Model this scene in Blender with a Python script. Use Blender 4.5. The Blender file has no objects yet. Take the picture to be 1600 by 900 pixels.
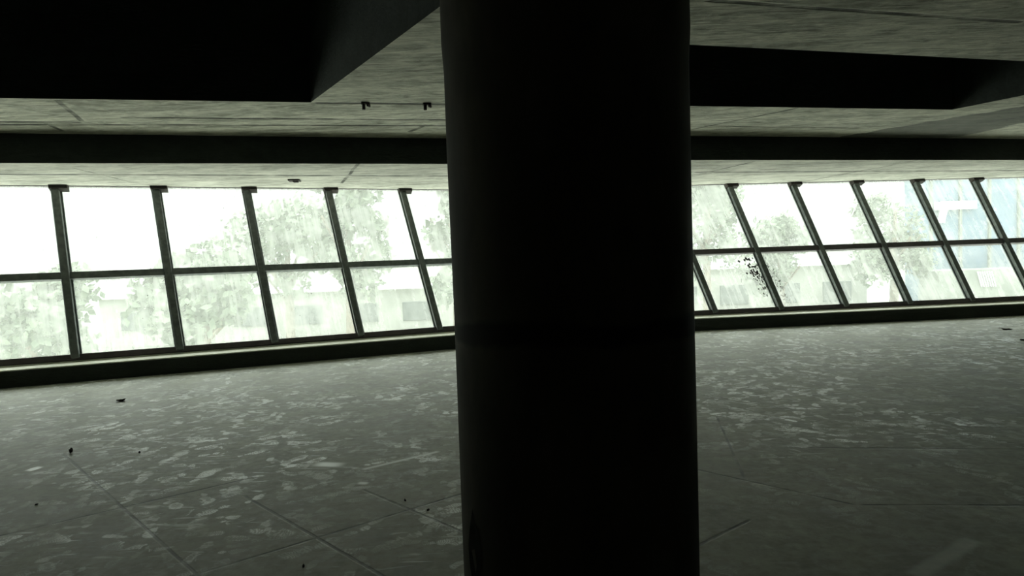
import bpy, bmesh, math, random
from mathutils import Vector, Matrix, noise
random.seed(7)
scn = bpy.context.scene
C = scn.collection

# ---------------------------------------------------------------- camera, light, exposure
F_PX, PITCH, ROLL, EYE = 1000.0, 0.049, 0.036, 1.5
cp, sp, cr, sr = math.cos(PITCH), math.sin(PITCH), math.cos(ROLL), math.sin(ROLL)
FW = Vector((0, cp, -sp)); UP0 = Vector((0, sp, cp)); RX = Vector((1, 0, 0))
XR = RX * cr - UP0 * sr
UR = UP0 * cr + RX * sr
cam_d = bpy.data.cameras.new('camera'); cam = bpy.data.objects.new('camera', cam_d); C.objects.link(cam)
cam_d.sensor_width = 36; cam_d.lens = F_PX / 1600 * 36; cam_d.clip_start = 0.05; cam_d.clip_end = 500
M = Matrix((XR, UR, -FW)).transposed().to_4x4(); M.translation = Vector((0, 0, EYE))
cam.matrix_world = M
scn.camera = cam

scn.view_settings.view_transform = 'Standard'
scn.view_settings.look = 'None'
scn.view_settings.gamma = 1
scn.view_settings.exposure = 0.32
scn.view_settings.use_curve_mapping = False

SKY_HORIZON, SKY_ZENITH = 1.7, 15.0
w = bpy.data.worlds.new('overcast_sky'); scn.world = w; w.use_nodes = True
nt = w.node_tree; nt.nodes.clear()
o_ = nt.nodes.new('ShaderNodeOutputWorld'); bg = nt.nodes.new('ShaderNodeBackground')
tc = nt.nodes.new('ShaderNodeTexCoord'); sx = nt.nodes.new('ShaderNodeSeparateXYZ')
nt.links.new(tc.outputs['Generated'], sx.inputs[0])
mr = nt.nodes.new('ShaderNodeMapRange'); mr.interpolation_type = 'SMOOTHSTEP'
mr.inputs['From Min'].default_value = 0.16; mr.inputs['From Max'].default_value = 0.75
mr.inputs['To Min'].default_value = SKY_HORIZON; mr.inputs['To Max'].default_value = SKY_ZENITH
nt.links.new(sx.outputs['Z'], mr.inputs['Value']); nt.links.new(mr.outputs[0], bg.inputs['Strength'])
bg.inputs['Color'].default_value = (0.96, 1.0, 0.96, 1)
nt.links.new(bg.outputs[0], o_.inputs['Surface'])
w.cycles.sampling_method = 'MANUAL'; w.cycles.sample_map_resolution = 256
scn.cycles.max_bounces = 8; scn.cycles.diffuse_bounces = 3; scn.cycles.transparent_max_bounces = 12
scn.cycles.caustics_reflective = False; scn.cycles.caustics_refractive = False
scn.cycles.sample_clamp_indirect = 6

# ---------------------------------------------------------------- helpers
def px(u, v, z):
    """where the sight line of photo point (u,v) meets the level z"""
    d = XR * (u - 800) - UR * (v - 450) + FW * F_PX
    t = (z - EYE) / d.z
    return Vector((d.x * t, d.y * t, z))

class NT:
    """small node-expression writer"""
    def __init__(s, name):
        s.m = bpy.data.materials.new(name); s.m.use_nodes = True; s.t = s.m.node_tree; s.t.nodes.clear()
        s.out = s.t.nodes.new('ShaderNodeOutputMaterial')
    def n(s, typ, **kw):
        nd = s.t.nodes.new(typ)
        for k, v in kw.items(): setattr(nd, k, v)
        return nd
    def put(s, sock, v):
        if isinstance(v, bpy.types.NodeSocket): s.t.links.new(v, sock)
        else: sock.default_value = v
    def m_(s, op, a, b=0.0, c=0.0, clamp=False):
        nd = s.n('ShaderNodeMath', operation=op, use_clamp=clamp)
        s.put(nd.inputs[0], a); s.put(nd.inputs[1], b)
        if op in ('MULTIPLY_ADD', 'SMOOTH_MIN', 'WRAP', 'COMPARE'): s.put(nd.inputs[2], c)
        return nd.outputs[0]
    def mul(s, a, b): return s.m_('MULTIPLY', a, b)
    def add(s, a, b): return s.m_('ADD', a, b)
    def sub(s, a, b): return s.m_('SUBTRACT', a, b)
    def mx(s, a, b): return s.m_('MAXIMUM', a, b)
    def rng(s, v, a, b, lo=0.0, hi=1.0, smooth=True):
        nd = s.n('ShaderNodeMapRange', interpolation_type='SMOOTHSTEP' if smooth else 'LINEAR')
        s.put(nd.inputs['Value'], v); s.put(nd.inputs['From Min'], a); s.put(nd.inputs['From Max'], b)
        s.put(nd.inputs['To Min'], lo); s.put(nd.inputs['To Max'], hi)
        return nd.outputs[0]
    def pos(s): return s.n('ShaderNodeNewGeometry').outputs['Position']
    def uv(s): return s.n('ShaderNodeTexCoord').outputs['UV']
    def xyz(s, v):
        nd = s.n('ShaderNodeSeparateXYZ'); s.put(nd.inputs[0], v); return nd.outputs
    def vec(s, x, y, z=0.0):
        nd = s.n('ShaderNodeCombineXYZ'); s.put(nd.inputs[0], x); s.put(nd.inputs[1], y); s.put(nd.inputs[2], z); return nd.outputs[0]
    def mapp(s, v, loc=(0, 0, 0), rot=(0, 0, 0), sc=(1, 1, 1)):
        nd = s.n('ShaderNodeMapping'); s.put(nd.inputs[0], v)
        nd.inputs['Location'].default_value = loc; nd.inputs['Rotation'].default_value = rot; nd.inputs['Scale'].default_value = sc
        return nd.outputs[0]
    def noise(s, v, scale, detail=4, rough=.55, dist=0.0):
        nd = s.n('ShaderNodeTexNoise'); s.put(nd.inputs['Vector'], v); nd.inputs['Scale'].default_value = scale
        nd.inputs['Detail'].default_value = detail; nd.inputs['Roughness'].default_value = rough; nd.inputs['Distortion'].default_value = dist
        return nd.outputs['Fac']
    def mix(s, f, a, b):
        nd = s.n('ShaderNodeMix', data_type='RGBA'); s.put(nd.inputs['Factor'], f); s.put(nd.inputs['A'], a); s.put(nd.inputs['B'], b)
        return nd.outputs['Result']
    def bump(s, h, strength, dist):
        nd = s.n('ShaderNodeBump'); nd.inputs['Strength'].default_value = strength; nd.inputs['Distance'].default_value = dist
        s.put(nd.inputs['Height'], h); return nd.outputs[0]
    def pbr(s, col, rough, normal=None, spec=.5, metal=0.0):
        nd = s.n('ShaderNodeBsdfPrincipled'); s.put(nd.inputs['Base Color'], col); s.put(nd.inputs['Roughness'], rough)
        s.put(nd.inputs['Metallic'], metal); s.put(nd.inputs['Specular IOR Level'], spec)
        if normal is not None: s.put(nd.inputs['Normal'], normal)
        s.t.links.new(nd.outputs[0], s.out.inputs['Surface']); return s.m
    def segment(s, X, Y, a, b, wdt, soft=.6):
        """1 on the joint running a -> b on the ground plan, 0 elsewhere"""
        d = Vector((b[0] - a[0], b[1] - a[1])); L = d.length; d /= L
        al = s.add(s.mul(X, d.x), s.add(s.mul(Y, d.y), -(a[0] * d.x + a[1] * d.y)))
        ac = s.add(s.mul(X, -d.y), s.add(s.mul(Y, d.x), (a[0] * d.y - a[1] * d.x)))
        m1 = s.rng(s.m_('ABSOLUTE', ac), wdt * .5, wdt * (.5 + soft), 1.0, 0.0)
        m2 = s.rng(s.m_('ABSOLUTE', s.sub(al, L / 2)), L / 2 - .05, L / 2, 1.0, 0.0)
        return s.mul(m1, m2)

def rgb(r, g, b): return (r, g, b, 1)

def link(name, bm, mat, parent=None, smooth=False):
    me = bpy.data.meshes.new(name); bm.normal_update(); bm.to_mesh(me); bm.free()
    for m in (mat if isinstance(mat, (list, tuple)) else [mat]): me.materials.append(m)
    if smooth:
        for p in me.polygons: p.use_smooth = True
    o = bpy.data.objects.new(name, me); C.objects.link(o)
    if parent is not None: o.parent = parent
    return o
def empty(name, loc):
    o = bpy.data.objects.new(name, None); C.objects.link(o); o.location = loc; o.empty_display_size = .2; return o
def under(o, parent):
    """parent o, keeping it where it stands"""
    o.parent = parent; o.matrix_parent_inverse = Matrix.Translation(parent.location).inverted(); return o
def tag(o, label=None, cat=None, group=None, kind=None):
    if label: o['label'] = label
    if cat: o['category'] = cat
    if group: o['group'] = group
    if kind: o['kind'] = kind
    return o
def prism(bm, pts, z0, z1):
    lo = [bm.verts.new((p[0], p[1], z0)) for p in pts]; hi = [bm.verts.new((p[0], p[1], z1)) for p in pts]
    n = len(pts)
    bm.faces.new(lo[::-1]); bm.faces.new(hi)
    for i in range(n): bm.faces.new((lo[i], lo[(i + 1) % n], hi[(i + 1) % n], hi[i]))
def bar(bm, p, q, wd, dd, wa, wb, da, db, bev=.004):
    """a bar from p to q; section from wa to wb along wd and da to db along dd"""
    vs = []
    for e in (p, q):
        for a, b in ((wa, da), (wb, da), (wb, db), (wa, db)): vs.append(bm.verts.new(e + wd * a + dd * b))
    fs = [bm.faces.new([vs[i] for i in f]) for f in ((3, 2, 1, 0), (4, 5, 6, 7), (0, 1, 5, 4), (1, 2, 6, 5), (2, 3, 7, 6), (3, 0, 4, 7))]
    bmesh.ops.recalc_face_normals(bm, faces=fs)
    if bev:
        ed = {e for f in fs for e in f.edges}
        bmesh.ops.bevel(bm, geom=list(ed), offset=bev, segments=1, affect='EDGES')
def box(bm, c, s, rz=0.0, bev=0.0):
    d = Vector((math.cos(rz), math.sin(rz), 0)); n = Vector((-d.y, d.x, 0)); c = Vector(c)
    bar(bm, c - Vector((0, 0, s[2] / 2)), c + Vector((0, 0, s[2] / 2)), d, n, -s[0] / 2, s[0] / 2, -s[1] / 2, s[1] / 2, bev)

# ---------------------------------------------------------------- materials
BEAM_DIR = math.radians(12.2)
def concrete(name, base, dark, joints=(), dark_bands=(), streak=1.0):
    t = NT(name); P = t.pos(); X, Y, Z = t.xyz(P)
    al = t.mapp(P, rot=(0, 0, -BEAM_DIR), sc=(.35, 3.2, 3.2))
    n1 = t.noise(al, 1.6, 6, .65, .6); n2 = t.noise(P, 1.1, 5, .6); n3 = t.noise(t.mapp(P, rot=(0, 0, -BEAM_DIR), sc=(1.2, 9, 9)), 3.0, 4, .6, .4)
    n4 = t.noise(t.mapp(P, rot=(0, 0, -BEAM_DIR), sc=(2.2, 22, 22)), 1.6, 5, .7, .5)
    n5 = t.noise(t.mapp(P, rot=(0, 0, -BEAM_DIR), sc=(1, 2.2, 1)), 3.4, 7, .7, 1.2)
    f = t.rng(t.add(t.mul(n1, .25), t.add(t.mul(n2, .20), t.add(t.mul(n3, .15), t.add(t.mul(n4, .18), t.mul(n5, .32))))), .42, .66)
    col = t.mix(f, rgb(*dark), rgb(*base))
    j = 0.0
    wob = t.mul(t.sub(t.noise(P, 1.2, 3), .5), .06)
    Xw, Yw = t.add(X, wob), t.add(Y, wob)
    for a, b, wd in joints:
        s = t.segment(Xw, Yw, a, b, wd); j = s if isinstance(j, float) else t.mx(j, s)
    h = t.add(t.mul(n3, .4), t.add(t.mul(n1, .5), t.mul(n4, .3)))
    if not isinstance(j, float):
        j2 = t.mul(j, t.rng(t.noise(P, 2.5, 3), .3, .6, .25, 1.0))
        col = t.mix(t.mul(j2, .85), col, rgb(.018, .02, .015)); h = t.sub(h, t.mul(j2, .8))
    for (a, b, c, d) in dark_bands:      # a darker band lying between the lines a-b and c-d
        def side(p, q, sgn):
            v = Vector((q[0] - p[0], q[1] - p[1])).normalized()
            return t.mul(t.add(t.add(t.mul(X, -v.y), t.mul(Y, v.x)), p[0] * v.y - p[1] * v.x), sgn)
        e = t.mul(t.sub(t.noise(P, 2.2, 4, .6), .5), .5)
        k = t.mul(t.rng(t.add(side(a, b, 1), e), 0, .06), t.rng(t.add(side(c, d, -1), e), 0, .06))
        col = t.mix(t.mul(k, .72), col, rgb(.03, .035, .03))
    return t.pbr(col, .8, t.bump(h, .7, .03), spec=.25)

M_KERB = concrete('kerb_concrete_shaded', (.045, .055, .045), (.025, .03, .026))  # unlit kerb face: its shade is put into a dark colour
M_SILL = concrete('kerb_top_lit', (.80, .80, .70), (.55, .55, .46))  # window light on the kerb top, painted in as a pale colour
M_WALL = concrete('wall_concrete_shaded', (.060, .072, .064), (.035, .042, .038))  # shade on riser and coffer faces put into a darker concrete colour

def ground_print_floor():
    t = NT('dusty_stone_floor'); P = t.pos(); X, Y, Z = t.xyz(P)
    big = t.noise(P, .55, 3, .5); mid = t.noise(P, 2.4, 5, .6); fine = t.noise(P, 16, 4, .65)
    sm = t.noise(t.mapp(P, rot=(0, 0, -.35), sc=(.5, 2.2, 1)), 5.0, 5, .65, .8)
    base = t.mix(t.rng(t.add(t.mul(mid, .6), t.mul(fine, .4)), .35, .65), rgb(.14, .14, .105), rgb(.30, .302, .24))
    base = t.mix(t.mul(t.rng(sm, .45, .75), .45), base, rgb(.27, .29, .25))
    prints = None
    for i, (scale, thr, ln) in enumerate(((2.1, .38, 1.0), (2.7, .45, .95), (3.4, .5, .8), (2.4, .55, 1.05), (4.6, .45, .6), (3.9, .55, .8))):
        off = (3.1 * i, 1.7 * i)
        Pm = t.vec(t.add(X, off[0]), t.add(Y, off[1]))
        vo = t.n('ShaderNodeTexVoronoi', voronoi_dimensions='2D', feature='F1'); vo.inputs['Scale'].default_value = scale
        t.put(vo.inputs['Vector'], Pm)
        lv = t.n('ShaderNodeVectorMath', operation='SUBTRACT'); t.put(lv.inputs[0], Pm); t.put(lv.inputs[1], vo.outputs['Position'])
        lx, ly, _ = t.xyz(lv.outputs[0]); cr_, cg, cb = t.xyz(vo.outputs['Color'])
        ang = t.mul(cr_, 6.2832); ca, sa = t.m_('COSINE', ang), t.m_('SINE', ang)
        u = t.mul(t.add(t.mul(lx, ca), t.mul(ly, sa)), 1 / ln); v = t.mul(t.sub(t.mul(ly, ca), t.mul(lx, sa)), 1 / ln)
        u = t.add(u, t.mul(t.sub(t.noise(P, 8, 3), .5), .15)); v = t.add(v, t.mul(t.sub(t.noise(t.mapp(P, loc=(5, 3, 0)), 11, 4), .5), .15))
        def ell(cu, a, b):
            q = t.add(t.m_('POWER', t.mul(t.m_('ABSOLUTE', t.sub(u, cu)), 1 / a), 2.0), t.m_('POWER', t.mul(t.m_('ABSOLUTE', v), 1 / b), 2.0))
            return t.rng(q, .6, 1.15, 1.0, 0.0)
        e = t.mx(ell(.05, .09, .047), ell(-.095, .045, .034))
        if i % 2: e = t.mul(e, t.sub(1.0, t.mul(ell(.045, .06, .026), .55)))
        tread = t.rng(t.m_('SINE', t.mul(u, 330)), -.6, .5, .35, 1.0)
        e = t.mul(t.mul(e, tread), t.rng(cg, thr, thr + .05))
        e = t.mul(e, t.m_('POWER', t.rng(cb, 0, 1, .35, 1.0, smooth=False), 1.1))
        prints = e if prints is None else t.mx(prints, e)
    # scuffs and drags
    sc1 = t.rng(t.noise(t.mapp(P, rot=(0, 0, -.6), sc=(1, 5, 1)), 4.2, 3, .5, .5), .62, .70)
    sc2 = t.rng(t.noise(t.mapp(P, loc=(4, 2, 0), rot=(0, 0, .5), sc=(1, 6, 1)), 3.6, 3, .5, .4), .64, .71)
    marks = t.mx(prints, t.mul(t.mx(sc1, sc2), .55))
    area = t.mul(t.rng(big, .40, .56, .35, 1.0), t.rng(t.noise(P, 9, 5, .65), .34, .50, .15, 1.0))
    marks = t.mul(marks, area)
    blot = t.mul(t.rng(t.noise(t.mapp(P, loc=(7, 1, 0)), 6.5, 5, .7, .8), .60, .72), t.rng(big, .42, .55))
    marks = t.mx(marks, t.mul(blot, .9))
    marks = t.mul(marks, t.rng(t.noise(P, 3.2, 3), .38, .62, .35, 1.15))
    walked = t.mx(t.rng(Y, 4.1, 5.3), t.rng(X, .6, -.2))
    marks = t.mul(marks, t.rng(walked, 0, 1, .3, 1.0))
    for a, b, wd, k in PALE: marks = t.mx(marks, t.mul(t.segment(X, Y, a, b, wd, 1.2), k))
    col = t.mix(marks, base, rgb(.95, .98, .96))
    j = None
    for a, b in FLOOR_JOINTS:
        s = t.segment(X, Y, a, b, .009, 1.2); j = s if j is None else t.mx(j, s)
    j = t.mul(j, t.rng(t.noise(P, 3, 3), .3, .55, .3, 1.0))
    col = t.mix(t.mul(j, .9), col, rgb(.02, .021, .016))
    ro = t.sub(t.add(.42, t.mul(mid, .22)), t.mul(marks, .33))
    h = t.sub(t.mul(fine, .25), j)
    return t.pbr(col, ro, t.bump(h, .25, .008), spec=.55)

FLOOR_JOINTS = []
# the 45 degree slab grid on the left of the column
for c in (-.17, 1.04, 1.64, 2.21):
    a = Vector((c * .7071, c * .7071)); d = Vector((-.7071, .7071))
    FLOOR_JOINTS.append((a + d * 1.2, a + d * (6.4 if c > 0 and c < 1.5 else 4.2 if c < 1.9 else 3.7)))
for c, k0, k1 in ((4.72, -1.2, 1.6), (3.42, .3, 2.6), (1.98, 2.0, 3.3)):
    n = Vector((-.67, .74)); d = Vector((.79, .61)); a = n * c
    FLOOR_JOINTS.append((a + d * k0, a + d * k1))
FLOOR_JOINTS += [((2.0, 4.72), (6.5, 4.08)), ((1.94, 3.62), (6.0, 3.2)), ((1.2, 4.33), (1.94, 3.61)), ((1.8, 5.7), (1.47, 4.1))]
PALE = [((1.75, 2.8), (2.28, 3.15), .035, .22), ((-1.43, 4.64), (-1.40, 4.78), .09, .8),
        ((-3.75, 4.80), (-3.71, 4.93), .03, 1.0), ((-1.07, 4.24), (-1.05, 4.32), .03, .9), ((-.2, 6.0), (.1, 6.3), .02, .5), ((-1.15, 4.55), (-.6, 4.95), .018, .5)]
M_FLOOR = ground_print_floor()

def m_column():
    t = NT('column_render'); P = t.pos(); X, Y, Z = t.xyz(P)
    n = t.noise(t.mapp(P, sc=(1, 1, .35)), 4, 6, .6); n2 = t.noise(P, 20, 3)
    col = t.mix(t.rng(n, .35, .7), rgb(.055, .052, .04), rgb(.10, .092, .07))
    zz = t.add(Z, t.mul(t.sub(t.noise(P, 4, 4), .5), .10))
    band = t.mul(t.rng(zz, 1.225, 1.25), t.rng(zz, 1.29, 1.32, 1.0, 0.0))
    col = t.mix(t.mul(band, .85), col, rgb(.012, .012, .011))
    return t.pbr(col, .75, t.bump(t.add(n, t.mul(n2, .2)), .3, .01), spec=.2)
M_COLUMN = m_column()

def simple(name, c1, c2, scale=8, rough=.6, metal=0.0, spec=.5):
    t = NT(name); n = t.noise(t.pos(), scale, 4)
    return t.pbr(t.mix(t.rng(n, .35, .65), rgb(*c1), rgb(*c2)), rough, t.bump(n, .15, .003), spec, metal)
M_FRAME = simple('window_steel', (.07, .085, .08), (.12, .135, .125), 12, .5)
M_RAIL = simple('rail_steel', (.040, .032, .034), (.06, .05, .05), 12, .5)
M_RUST = simple('dark_iron', (.02, .018, .015), (.04, .03, .025), 30, .8)
M_SPALL = simple('bare_core', (.012, .012, .011), (.03, .03, .026), 25, .95, spec=.1)
M_LEAFLIT = simple('dry_leaf', (.03, .022, .012), (.06, .045, .025), 40, .8)
M_CHIP = simple('plaster_chip', (.55, .56, .52), (.7, .71, .66), 40, .8)
M_DIRT = simple('black_dirt', (.02, .018, .016), (.05, .045, .04), 40, .9, spec=.1)

def m_glass():
    t = NT('dirty_glass'); uv = t.uv(); U, V, _ = t.xyz(uv)
    run = t.noise(t.vec(t.mul(U, 9.0), t.mul(V, .7)), 1.0, 5, .62, .35)
    thin = t.noise(t.vec(t.mul(U, 34.0), t.mul(V, 1.1)), 1.0, 3, .6, .5)
    patch = t.noise(t.vec(U, V), 1.3, 4, .6, .4)
    mottl = t.noise(t.vec(U, V), 9.0, 5, .65)
    # share of the surface covered by a milky film, cleaner where water ran down
    film = t.add(.70, t.add(t.mul(t.sub(patch, .5), .35), t.add(t.mul(t.sub(run, .5), .3), t.mul(t.sub(mottl, .5), .06))))
    clear = t.mul(t.rng(thin, .60, .68), t.rng(patch, .42, .6))
    film = t.m_('MINIMUM', t.mx(t.sub(film, t.mul(clear, .10)), .4), .92)
    cloud = t.add(t.mul(run, .45), t.add(t.mul(patch, .4), t.mul(mottl, .15)))
    tint = t.mix(t.rng(cloud, .36, .62), rgb(.100, .110, .101), rgb(.168, .180, .169))
    tint = t.mix(t.mul(clear, .7), tint, rgb(.23, .25, .235))
    tr = t.n('ShaderNodeBsdfTransparent'); tr.inputs[0].default_value = rgb(.88, .94, .90)
    tl = t.n('ShaderNodeBsdfTranslucent'); t.put(tl.inputs['Color'], tint)
    mx = t.n('ShaderNodeMixShader'); t.put(mx.inputs[0], film); t.t.links.new(tr.outputs[0], mx.inputs[1]); t.t.links.new(tl.outputs[0], mx.inputs[2])
    gl = t.n('ShaderNodeBsdfGlossy'); gl.inputs['Roughness'].default_value = .15
    m2 = t.n('ShaderNodeMixShader'); m2.inputs[0].default_value = .04
    t.t.links.new(mx.outputs[0], m2.inputs[1]); t.t.links.new(gl.outputs[0], m2.inputs[2])
    t.t.links.new(m2.outputs[0], t.out.inputs['Surface']); return t.m
M_GLASS = m_glass()

# ---------------------------------------------------------------- facade set-out
Z_SILL, Z_HEAD, Z_UP, Z_PIT = .255, 2.843, 3.2, 4.65
def BL(k): return Vector((-6.21 + 1.235 * (k - 1), 9.04 + .470 * (k - 1), Z_SILL))
def TL(k): return Vector((-6.96 + 1.235 * (k - 1), 9.93 + .548 * (k - 1), Z_HEAD))
def BR(k): return Vector((3.87 + 1.315 * (k - 6), 12.24 + .118 * (k - 6), Z_SILL))
def TR(k): return Vector((3.155 + 1.385 * (k - 6), 13.22 + .160 * (k - 6), Z_HEAD))
CORNER = (BL(7), Vector((.50, 12.90, Z_HEAD)))      # where the facade bends, behind the column
stations = [(BL(k), TL(k)) for k in range(-4, 7)] + [CORNER] + [(BR(k), TR(k)) for k in range(5, 15)]
NS = len(stations)
MID = .455

# floor, on the plan of the facade
pl = [(s[0].x, s[0].y + .02) for s in stations]
X0, X1 = pl[0][0], pl[-1][0]
bm = bmesh.new(); prism(bm, [(X0, -6), (X1, -6)] + pl[::-1], -.35, 0)
tag(link('floor', bm, M_FLOOR), kind='structure')

# kerb wall under the glazing
kin = []
for i, (b, t_) in enumerate(stations):
    a = stations[max(i - 1, 0)][0]; c = stations[min(i + 1, NS - 1)][0]
    d = (c - a).normalized(); n = Vector((d.y, -d.x, 0)); kin.append((b.x + n.x * .40, b.y + n.y * .40))
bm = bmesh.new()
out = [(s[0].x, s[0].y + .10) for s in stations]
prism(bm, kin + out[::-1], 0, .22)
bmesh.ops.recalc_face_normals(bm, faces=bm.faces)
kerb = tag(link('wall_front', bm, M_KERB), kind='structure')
bm = bmesh.new()
kin2 = [(o_[0] + (k[0] - o_[0]) * 1.0, o_[1] + (k[1] - o_[1]) * 1.0) for k, o_ in zip(kin, out)]
prism(bm, kin2 + out[::-1], .2205, .236); bmesh.ops.recalc_face_normals(bm, faces=bm.faces)
link('sill', bm, M_SILL, kerb)  # kerb top as a separate strip, lightness painted in

# ceiling: upper level with two deep pits, and the lower level over the glazing
step = [(X0 - 1.0, 9.14 - .2605 * (X0 * -1 + 1.0 - .84)), (-.84, 9.14), (2.77, 9.64), (X1, 9.64 + (X1 - 2.77) * .2386)]
SJ = [((-14, 5.44), (-1.0, 7.83), .02)]
up_joints = [((-9, 6.46), (-4.82, 7.37), .05), ((-4.31, 7.2), (-.7, 7.93), .05), ((-9, 6.7), (-.7, 8.28), .05), ((-4.41, 6.36), (-4.80, 7.34), .03), ((-5.22, 7.33), (-5.35, 7.79), .03),
             ((-2.05, 6.86), (.2, 7.30), .05), ((2.6, 9.15), (3.61, 7.95), .03), ((2.7, 8.9), (5.2, 9.5), .025), ((1.38, 4.45), (4.11, 5.14), .03), ((4.11, 5.14), (8, 6.1), .03), ((-1.3, 8.6), (-1.0, 8.15), .04)]
st_px = [px(1310, 214, 3.2), px(1418, 184, 3.2), px(1492, 214, 3.2), px(1600, 189, 3.2)]
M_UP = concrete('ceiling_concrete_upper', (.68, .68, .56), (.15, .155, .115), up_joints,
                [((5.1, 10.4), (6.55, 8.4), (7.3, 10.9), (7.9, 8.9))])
low_joints = [((-9.2, 7.85), (-.9, 10.48), .07), ((-.9, 10.48), (3.2, 11.15), .07), ((3.2, 11.15), (13, 13.45), .07),
              ((-2.01, 8.72), (-2.85, 11.0), .03), ((3.4, 11.5), (3.85, 10.03), .025), ((6.15, 13.57), (6.75, 10.6), .025), ((9.2, 13.8), (9.9, 11.6), .02), ((-5.6, 8.3), (-5.75, 9.9), .015)]
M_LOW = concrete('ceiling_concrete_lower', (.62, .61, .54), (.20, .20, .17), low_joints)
bm = bmesh.new()
pitL = [(-13.4, 4.46), (-2.05, 6.84), (0.0, 3.78), (-13.4, 1.2)]
pitR = [(0.0, 7.25), (2.21, 7.66), (5.80, 8.41), (6.75, 6.68), (1.285, 5.33)]
outer = [(X0, -6), (X1, -6), step[3], step[2], step[1], step[0]]
outer[-1] = (X0, 9.14 - .2605 * (-.84 - X0)); 
edges = []
for loop in (outer, pitL, pitR):
    vs = [bm.verts.new((p[0], p[1], Z_UP)) for p in loop]
    edges += [bm.edges.new((vs[i], vs[(i + 1) % len(vs)])) for i in range(len(vs))]
bmesh.ops.triangle_fill(bm, edges=edges, use_beauty=True, use_dissolve=False)
for f in bm.faces:
    if f.normal.z > 0: f.normal_flip()
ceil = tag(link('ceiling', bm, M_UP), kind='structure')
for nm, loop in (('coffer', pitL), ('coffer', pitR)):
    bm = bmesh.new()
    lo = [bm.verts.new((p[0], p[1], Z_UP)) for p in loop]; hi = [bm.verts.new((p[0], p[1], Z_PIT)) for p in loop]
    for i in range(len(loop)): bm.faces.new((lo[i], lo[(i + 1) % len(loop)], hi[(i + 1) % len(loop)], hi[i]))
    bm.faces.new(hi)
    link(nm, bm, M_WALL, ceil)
# lower level: a slab whose near face is the riser, shade painted into its colour
low_in = [outer[-1], step[1], step[2], (X1, step[3][1])]
low_out = [(s[1].x, s[1].y + .05) for s in stations]
low_out[0] = (X0 - .8, stations[0][1].y)
bm = bmesh.new()
lo = low_in + low_out[::-1]
v0 = [bm.verts.new((p[0], p[1], Z_HEAD)) for p in lo]; v1 = [bm.verts.new((p[0], p[1], Z_UP + .3)) for p in lo]
es = [bm.edges.new((v0[i], v0[(i + 1) % len(lo)])) for i in range(len(lo))]
bmesh.ops.triangle_fill(bm, edges=es, use_beauty=True)
for f in bm.faces: f.material_index = 0
es = [bm.edges.new((v1[i], v1[(i + 1) % len(lo)])) for i in range(len(lo))]
bmesh.ops.triangle_fill(bm, edges=es, use_beauty=True)
for i in range(len(lo)):
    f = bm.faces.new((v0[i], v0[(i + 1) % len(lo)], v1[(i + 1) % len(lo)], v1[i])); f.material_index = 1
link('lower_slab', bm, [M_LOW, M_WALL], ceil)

# remaining walls of the hall, outside the view
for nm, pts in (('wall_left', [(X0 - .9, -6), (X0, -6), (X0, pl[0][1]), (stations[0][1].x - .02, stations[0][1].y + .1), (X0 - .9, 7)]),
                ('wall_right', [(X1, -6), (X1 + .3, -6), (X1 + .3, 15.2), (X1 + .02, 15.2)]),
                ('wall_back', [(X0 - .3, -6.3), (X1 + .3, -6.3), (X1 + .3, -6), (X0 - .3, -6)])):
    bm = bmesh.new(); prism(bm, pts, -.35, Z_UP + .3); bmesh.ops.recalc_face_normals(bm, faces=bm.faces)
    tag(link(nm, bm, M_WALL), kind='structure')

# ---------------------------------------------------------------- glazing, bay by bay
def at(i, s):
    b, t_ = stations[i]; return b.lerp(t_, s)
def pane(i, s0, s1, parent):
    bm = bmesh.new(); uvl = bm.loops.layers.uv.new('uv'); nu, nv = 4, 4
    grid = [[bm.verts.new(at(i, s0 + (s1 - s0) * b / nv).lerp(at(i + 1, s0 + (s1 - s0) * b / nv), a / nu)) for a in range(nu + 1)] for b in range(nv + 1)]
    wd, ht = (at(i + 1, s0) - at(i, s0)).length, (at(i, s1) - at(i, s0)).length
    ou, ov = 3.7 * i + 11 * s0, 1.3 * i
    for b in range(nv):
        for a in range(nu):
            f = bm.faces.new((grid[b][a], grid[b][a + 1], grid[b + 1][a + 1], grid[b + 1][a]))
            for l, (x, y) in zip(f.loops, ((a, b), (a + 1, b), (a + 1, b + 1), (a, b + 1))):
                l[uvl].uv = (ou + wd * x / nu, ov + ht * y / nv)
    return under(link('glass_pane', bm, M_GLASS), parent)
wins = []
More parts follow.
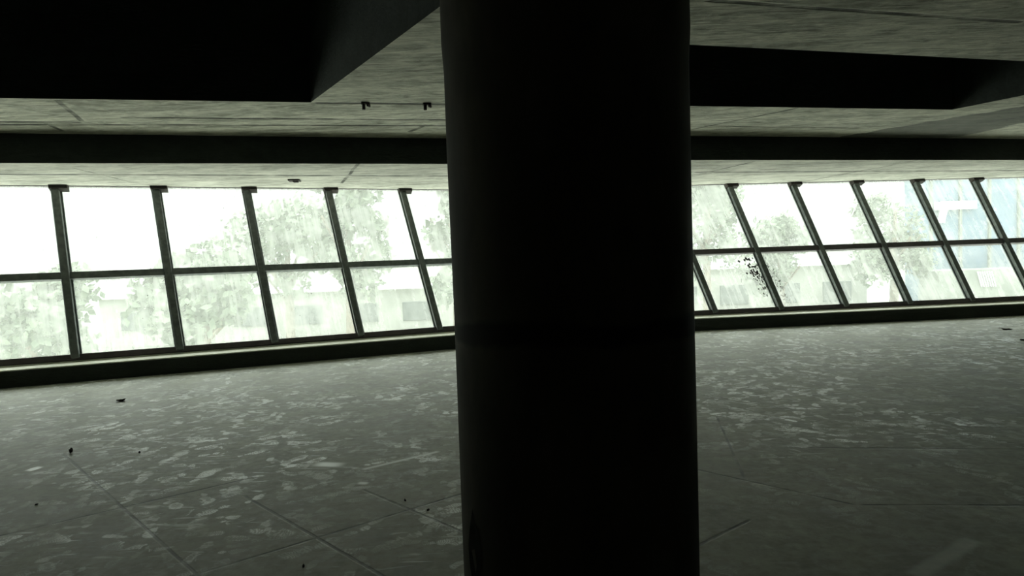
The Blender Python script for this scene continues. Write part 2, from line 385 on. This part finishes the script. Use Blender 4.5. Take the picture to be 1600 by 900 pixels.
for i in range(NS - 1):
    b0, t0 = stations[i]; b1, t1 = stations[i + 1]
    w_ = tag(empty('window_%d' % (i + 1), (b0 + b1) / 2), kind='structure')
    wins.append(w_)
    run = (b1 - b0).normalized(); up = (t0 - b0).normalized(); nin = up.cross(run).normalized()
    if nin.y > 0: nin = -nin
    pane(i, .0, MID, w_); pane(i, MID, 1.0, w_)
    wd_ = nin.cross(up).normalized()
    bm = bmesh.new(); bar(bm, b0 + up * .01, t0 - up * .005, wd_, nin, -.05, .05, -.03, .10, .006)
    mu = under(link('mullion', bm, M_FRAME), w_)
    bm = bmesh.new()                                    # thin glazing bead beside the mullion
    bar(bm, b0 + up * .03, t0 - up * .02, wd_, nin, -.072, .072, -.01, .018, .003)
    under(link('glazing_bead', bm, M_FRAME), w_)
    bm = bmesh.new(); q = t0 - up * .115; bar(bm, q, q + up * .10, Vector((run.x, run.y, 0)).normalized(), nin, -.075, .17, .0, .13, .004)
    under(link('head_bracket', bm, M_RUST), mu)
    pu = run.cross(nin).normalized()
    if pu.z < 0: pu = -pu
    bm = bmesh.new(); bar(bm, at(i, MID) + run * .05, at(i + 1, MID) - run * .05, pu, nin, -.055, .055, -.02, .075, .005)
    under(link('transom', bm, M_FRAME if i < 11 else M_RAIL), w_)
    bm = bmesh.new(); bar(bm, b0, b1, pu, nin, -.01, .075, -.03, .06, .005); under(link('bottom_rail', bm, M_RAIL), w_)
    bm = bmesh.new(); bar(bm, t0 - pu * .0, t1, pu, nin, -.018, .0, -.03, .03, .003); under(link('top_rail', bm, M_RAIL), w_)
    # fillet in the lit kerb-top colour, closing the gap under the rail
    bm = bmesh.new(); bar(bm, b0 - Vector((0, 0, .019)), b1 - Vector((0, 0, .019)), Vector((0, 0, 1)), Vector((run.y, -run.x, 0)), .0, .018, -.06, .05, .0)
    under(link('sill_fillet', bm, M_SILL), w_)

def blobs(bm, i, n, cu, cs, su, ss, rmin, rmax, tail=0.0):
    """flat lumps of dirt stuck on the inside of the glass of bay i"""
    b0, t0 = stations[i]; b1, t1 = stations[i + 1]
    run = (b1 - b0).normalized(); up = (t0 - b0).normalized(); nin = up.cross(run).normalized()
    if nin.y > 0: nin = -nin
    for _ in range(n):
        a = random.random() ** .7
        u = cu + random.gauss(0, su) + tail * a; s = cs + random.gauss(0, ss * .3) - ss * 2 * a
        if not (.04 < u < .96 and .03 < s < .97) or abs(s - MID) < .025: continue
        p = at(i, s).lerp(at(i + 1, s), u) + nin * .004
        r = random.uniform(rmin, rmax) * (1 - .5 * a); k = 7; ph = random.random() * 6
        st = 1 + a
        ring = [bm.verts.new(p + run * math.cos(ph + j * 6.283 / k) * r * random.uniform(.6, 1.1) + up * math.sin(ph + j * 6.283 / k) * r * st * random.uniform(.6, 1.1)) for j in range(k)]
        c_ = bm.verts.new(p + nin * r * .35)
        for j in range(k): bm.faces.new((ring[j], ring[(j + 1) % k], c_))
def station_index(B):
    return min(range(NS), key=lambda j: (stations[j][0] - B).length)
i7 = station_index(BR(7))
bm = bmesh.new(); blobs(bm, i7 - 1, 170, .82, MID - .03, .06, .13, .006, .032, .12)
under(link('dirt_splatter', bm, M_DIRT), wins[i7 - 1])
bm = bmesh.new(); blobs(bm, i7, 150, .08, MID - .03, .04, .17, .005, .017, .10)
under(link('dirt_splatter', bm, M_DIRT), wins[i7])
for i in range(3, NS - 2):
    bm = bmesh.new()
    for _ in range(6): blobs(bm, i, 1, random.uniform(.05, .95), random.uniform(.1, .95), .02, .02, .005, .011)
    if len(bm.verts): tag(under(link('dirt_specks', bm, M_DIRT), wins[i]), kind='stuff')
    else: bm.free()

# ---------------------------------------------------------------- the column
CX, CY, CR = .20, 2.15, .397
bm = bmesh.new(); seg = 96; rings = []
zs = [0, .02] + [i * .1 for i in range(1, 32)] + [3.17, Z_UP]
for z in zs:
    ring = []
    for k in range(seg):
        a = k * 2 * math.pi / seg
        r = CR + .0035 * noise.noise(Vector((math.cos(a) * 1.5, math.sin(a) * 1.5, z * 1.3))) + (.006 if z > 2.12 else 0)
        ring.append(bm.verts.new((CX + r * math.cos(a), CY + r * math.sin(a), z)))
    rings.append(ring)
for a, b in zip(rings, rings[1:]):
    for k in range(seg): bm.faces.new((a[k], a[(k + 1) % seg], b[(k + 1) % seg], b[k]))
bm.faces.new(rings[0][::-1]); bm.faces.new(rings[-1])
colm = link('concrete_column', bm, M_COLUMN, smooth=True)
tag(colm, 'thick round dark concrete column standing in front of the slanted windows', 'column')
def on_column(u, v):
    d = XR * (u - 800) - UR * (v - 450) + FW * F_PX; d.normalize()
    ox, oy = -CX, -CY; R = CR + .003
    a = d.x ** 2 + d.y ** 2; b = 2 * (ox * d.x + oy * d.y); c = ox * ox + oy * oy - R * R
    disc = b * b - 4 * a * c
    t = (-b - math.sqrt(disc)) / (2 * a); return Vector((d.x * t, d.y * t, EYE + d.z * t))
def chip(name, outline, mat):
    bm = bmesh.new(); pts = [on_column(*p) for p in outline]; c = sum(pts, Vector()) / len(pts)
    cc = Vector((CX, CY, c.z)); c = cc + (c - cc).normalized() * (CR + .001)
    f0 = [bm.verts.new(p) for p in pts]; f1 = [bm.verts.new(c.lerp(p, .75) + Vector((0, 0, random.uniform(-.004, .004)))) for p in pts]
    for k in range(len(pts)): bm.faces.new((f0[k], f0[(k + 1) % len(pts)], f1[(k + 1) % len(pts)], f1[k]))
    bm.faces.new(f1)
    return link(name, bm, mat, colm)
chip('spalled_patch', [(738, 794), (742, 815), (748, 832), (751, 855), (752, 880), (750, 905), (744, 935), (739, 915), (734, 880), (732, 850), (734, 825)], M_SPALL)

# ---------------------------------------------------------------- fittings at the ceiling
def clip(u, v, label):
    p = px(u, v, Z_UP); bm = bmesh.new()
    box(bm, (p.x, p.y, p.z - .012), (.09, .05, .02), .2, .003)
    box(bm, (p.x - .02, p.y, p.z - .045), (.03, .03, .06), .5, .003)
    box(bm, (p.x + .03, p.y + .01, p.z - .03), (.02, .05, .03), -.3, .002)
    tag(link('metal_clip', bm, M_RUST), label, 'clip', 'rusty clips on the ceiling joint')
clip(571, 160, 'rusty metal clip under the ceiling joint, farther from the column')
clip(667, 161, 'rusty metal clip under the ceiling joint, next to the column')
p = px(460, 281, Z_HEAD); bm = bmesh.new()
box(bm, (p.x, p.y, Z_HEAD - .012), (.18, .22, .024), .2, .004); box(bm, (p.x + .02, p.y, Z_HEAD - .032), (.08, .1, .02), .2, .004)
tag(link('recess_plate', bm, M_RUST), 'small dark plate standing in for a hole in the concrete ceiling above the left windows', 'ceiling recess')  # plate added in place of a dark hole in the soffit

# ---------------------------------------------------------------- litter on the floor
def lump(name, u, v, size, flat, mat, label, cat, group=None, seed=0, curl=0.0):
    p = px(u, v, 0); bm = bmesh.new(); bmesh.ops.create_icosphere(bm, subdivisions=3, radius=1)
    for vt in bm.verts:
        c = vt.co.copy(); k = 1 + .55 * noise.noise(c * 1.7 + Vector((seed, 0, 0))) + .25 * noise.noise(c * 4 + Vector((0, seed, 0)))
        vt.co = Vector((c.x * size * k, c.y * size * .6 * k, (c.z * flat * k))) + Vector((0, 0, curl * size * c.x * c.x * (1 if c.x > 0 else .2)))
    mz = min(vt.co.z for vt in bm.verts)
    for vt in bm.verts: vt.co.z -= mz + .002
    o = link(name, bm, mat, smooth=True); o.location = p; o.rotation_euler = (0, 0, seed * 1.3)
    return tag(o, label, cat, group)
lump('dry_leaf', 190, 627, .05, .012, M_LEAFLIT, 'curled dark leaf lying alone on the floor in front of the left windows', 'leaf', seed=0, curl=.35)
lump('rubble_lump', 111, 708, .022, .018, M_LEAFLIT, 'dark crumb of rubble on the floor at the left, near a slab joint', 'rubble', seed=4)
lump('dry_leaf', 1571, 515, .075, .010, M_LEAFLIT, 'flat dark leaf on the far floor at the right, near the windows', 'leaf', seed=2, curl=.2)
lump('plaster_chip', 1322, 548, 0.030, .003, M_CHIP, 'small white chip on the floor right of the column', 'chip', seed=8)
lump('rubble_crumb', 633, 783, .008, .008, M_DIRT, 'tiny black crumb beside the joint crossing just left of the column', 'rubble', seed=9)
lump('rubble_crumb', 669, 798, .008, .008, M_DIRT, 'tiny black crumb nearest the foot of the column', 'rubble', seed=10)
lump('rubble_crumb', 474, 886, .008, .008, M_DIRT, 'tiny black crumb at the bottom edge left of the column', 'rubble', seed=11)
lump('rubble_crumb', 218, 708, .008, .008, M_DIRT, 'tiny black crumb between the pale footprints on the left', 'rubble', seed=12)
lump('rubble_crumb', 57, 789, .010, .005, M_DIRT, 'small black crumb at the lower left below the slab joint', 'rubble', seed=13)
lump('rubble_crumb', 1598, 532, .03, .012, M_DIRT, 'dark crumb on the far floor at the right edge', 'rubble', seed=14)

# ---------------------------------------------------------------- outdoors, seen through the glass
GZ = -2.6
M_GROUND = simple('yard_asphalt', (.10, .11, .09), (.15, .16, .13), .6, .9)
M_BOUNCE = simple('bounce_ground', (.72, .72, .66), (.80, .80, .74), .6, .9)
bm = bmesh.new(); gv = [bm.verts.new(p) for p in ((-120, 27, GZ), (120, 27, GZ), (120, 180, GZ), (-120, 180, GZ))]; bm.faces.new(gv)
tag(link('ground', bm, M_GROUND), kind='structure')
bm = bmesh.new(); prism(bm, [(-60, 6), (60, 6), (60, 27), (-60, 27)], GZ - .2, GZ)
tag(link('ground', bm, M_BOUNCE), kind='structure')  # unseen bright ground, added to throw light up onto the ceiling
M_FOL = simple('foliage', (.07, .09, .06), (.13, .155, .11), 2, .7)
M_BARK = simple('bark', (.10, .08, .06), (.16, .13, .10), 6, .9)
M_PALE = simple('pale_plaster', (.26, .26, .235), (.31, .31, .28), 1, .8)
M_BLUE = simple('blue_grey_cladding', (.09, .14, .20), (.12, .17, .24), .8, .6)
M_GREYB = simple('grey_concrete_block', (.13, .14, .125), (.18, .19, .17), 1, .8)
M_WHITE = simple('white_paint', (.6, .61, .6), (.66, .67, .66), 2, .7)
M_DKGL = simple('dark_opening', (.05, .06, .06), (.08, .09, .09), 2, .4)
def tree(x, y, h, r, label, seed):
    rd = random.Random(seed); root = tag(empty('tree', (x, y, GZ)), label, 'tree', 'trees outside the windows')
    bm = bmesh.new()
    for dx, dy, z0, z1, ra, rb in ((0, 0, 0, h * .45, .22, .15), (0, 0, h * .45, h * .8, .14, .06)):
        k = 10; A = [bm.verts.new((dx + ra * math.cos(j * 6.283 / k), dy + ra * math.sin(j * 6.283 / k), z0)) for j in range(k)]
        B = [bm.verts.new((dx + .15 * (z1 / h) + rb * math.cos(j * 6.283 / k), dy + rb * math.sin(j * 6.283 / k), z1)) for j in range(k)]
        for j in range(k): bm.faces.new((A[j], A[(j + 1) % k], B[(j + 1) % k], B[j]))
    for q in range(6):
        a = q * 1.05 + rd.random(); s0 = Vector((0, 0, h * rd.uniform(.3, .55))); e0 = s0 + Vector((math.cos(a) * r * .6, math.sin(a) * r * .6, h * .2))
        bar(bm, s0, e0, Vector((-math.sin(a), math.cos(a), 0)), Vector((0, 0, 1)), -.05, .05, -.05, .05, 0)
    link('trunk', bm, M_BARK, root)
    bm = bmesh.new(); cl = []
    for _ in range(16):
        a = rd.random() * 6.283; rr = r * math.sqrt(rd.random()) * .75; cl.append((Vector((math.cos(a) * rr, math.sin(a) * rr, h * rd.uniform(.38, .88))), r * rd.uniform(.28, .5)))
    for _ in range(2600):
        c, cr2 = rd.choice(cl); d = Vector((rd.gauss(0, 1), rd.gauss(0, 1), rd.gauss(0, 1))).normalized()
        p = c + d * cr2 * rd.uniform(.5, 1.05); s = rd.uniform(.09, .2)
        u_ = Vector((rd.gauss(0, 1), rd.gauss(0, 1), rd.gauss(0, 1))).normalized(); v_ = u_.orthogonal().normalized()
        bm.faces.new([bm.verts.new(p + u_ * s), bm.verts.new(p + v_ * s * .6), bm.verts.new(p - u_ * s), bm.verts.new(p - v_ * s * .6)])
    link('foliage', bm, M_FOL, root)
tree(-15.6, 20.5, 4.2, 2.1, 'low leafy tree outside behind the leftmost windows', 1)
tree(-10.2, 21, 4.8, 2.1, 'round leafy tree outside behind the second window bay from the left', 2)
tree(-9.8, 28, 7.4, 2.3, 'tree outside seen through the third and fourth window bays', 3)
tree(-6.0, 23.5, 8.2, 1.7, 'tall pale tree outside behind the fourth window bay', 4)
tree(-2.2, 25, 7.8, 1.6, 'tree outside behind the windows just left of the column', 5)
tree(8.2, 27, 8.3, 2.1, 'tall tree outside behind the windows just right of the column', 6)
tree(13.0, 31, 6.0, 1.7, 'bushy tree outside behind the third window bay right of the column', 7)
tree(17.6, 29.5, 7.0, 1.8, 'tree outside beside the blue grey hall', 8)

def at_px(u, v, y):
    d = XR * (u - 800) - UR * (v - 450) + FW * F_PX; t = y / d.y; return Vector((d.x * t, y, EYE + d.z * t))
# low pale building with a white box on its roof
root = tag(empty('low_building', (-13, 34, GZ)), 'low pale building with a white roof box outside behind the left windows', 'building')
def bpart(name, c, s, m, bev=.02):
    bm = bmesh.new(); box(bm, c, s, 0, bev); return under(link(name, bm, m), root)
bpart('wall', (-12.5, 36, GZ + 1.3), (19, 4, 2.6), M_PALE)
bpart('roof', (-12.5, 36, GZ + 2.7), (19.6, 4.6, .2), M_WHITE)
for k in range(6): bpart('window', (-20 + k * 3, 33.98, GZ + 1.4), (1.7, .12, 1.0), M_DKGL)
bpart('roof_box', (-20.2, 35, GZ + 3.5), (1.5, 1.5, 1.4), M_WHITE)
bpart('roof_box', (-4.2, 36, GZ + 3.3), (3.4, 2, 1.0), M_PALE)
# blue grey clad hall at the right
root = tag(empty('clad_hall', (27, 34, GZ)), 'blue grey clad hall with white bars for gaps of bright sky outside behind the rightmost windows', 'building')
a0, a1 = at_px(1436, 400, 33), at_px(1700, 400, 33)
bpart('wall', ((a0.x + 33) / 2, 33.6, GZ + 5.5), (33 - a0.x, 1.2, 11), M_BLUE)
for k in range(7): bpart('cladding_rib', (a0.x + .6 + k * 1.5, 32.95, GZ + 5.6), (.14, .12, 10.6), M_GREYB)
q0, q1 = at_px(1461, 322, 32.8), at_px(1527, 322, 32.8)
bpart('sky_gap_bar', ((q0.x + q1.x) / 2, 32.85, q0.z), (q1.x - q0.x, .12, .42), M_WHITE)  # white bars put in where bright sky shows through gaps
bm = bmesh.new(); s0, s1 = at_px(1477, 318, 32.8), at_px(1470, 348, 32.8)
bar(bm, s0, s1, Vector((1, 0, 0)), Vector((0, 1, 0)), -.17, .17, -.06, .06, .01); under(link('sky_gap_bar', bm, M_WHITE), root)
g0 = at_px(1539, 436, 30.2)
bm = bmesh.new()
for k in range(7):
    bar(bm, Vector((g0.x - .36 + k * .11, 30.2, g0.z + .36)), Vector((g0.x - .16 + k * .11, 30.2, g0.z - .36)), Vector((1, 0, 0)), Vector((0, 1, 0)), -.022, .022, -.03, .03, 0)
under(link('vent_grille', bm, M_WHITE), root)
bpart('wall', (25.2, 31.0, GZ + 1.35), (10, 1.5, 2.7), M_GREYB)
# grey block half hidden behind the column, and pale shed right of it
root = tag(empty('grey_block', (3, 40, GZ)), 'grey concrete block standing outside behind the column', 'building')
bpart('wall', (1.5, 42, GZ + 4), (9, 5, 8), M_GREYB); bpart('parapet', (1.5, 42, GZ + 8.1), (9.3, 5.3, .3), M_PALE)
for k in range(3):
    for j in range(2): bpart('window', (-1.2 + k * 2.7, 39.48, GZ + 2.2 + j * 3), (1.4, .1, 1.5), M_DKGL)
root = tag(empty('pale_shed', (14, 36, GZ)), 'long pale shed outside behind the windows right of the column', 'building')
bpart('wall', (14, 38, GZ + 1.5), (12, 4, 3), M_PALE); bpart('roof', (14, 38, GZ + 3.1), (12.6, 4.6, .25), M_WHITE)
for k in range(4): bpart('window', (9.6 + k * 2.9, 35.97, GZ + 1.5), (1.6, .1, 1.1), M_DKGL)
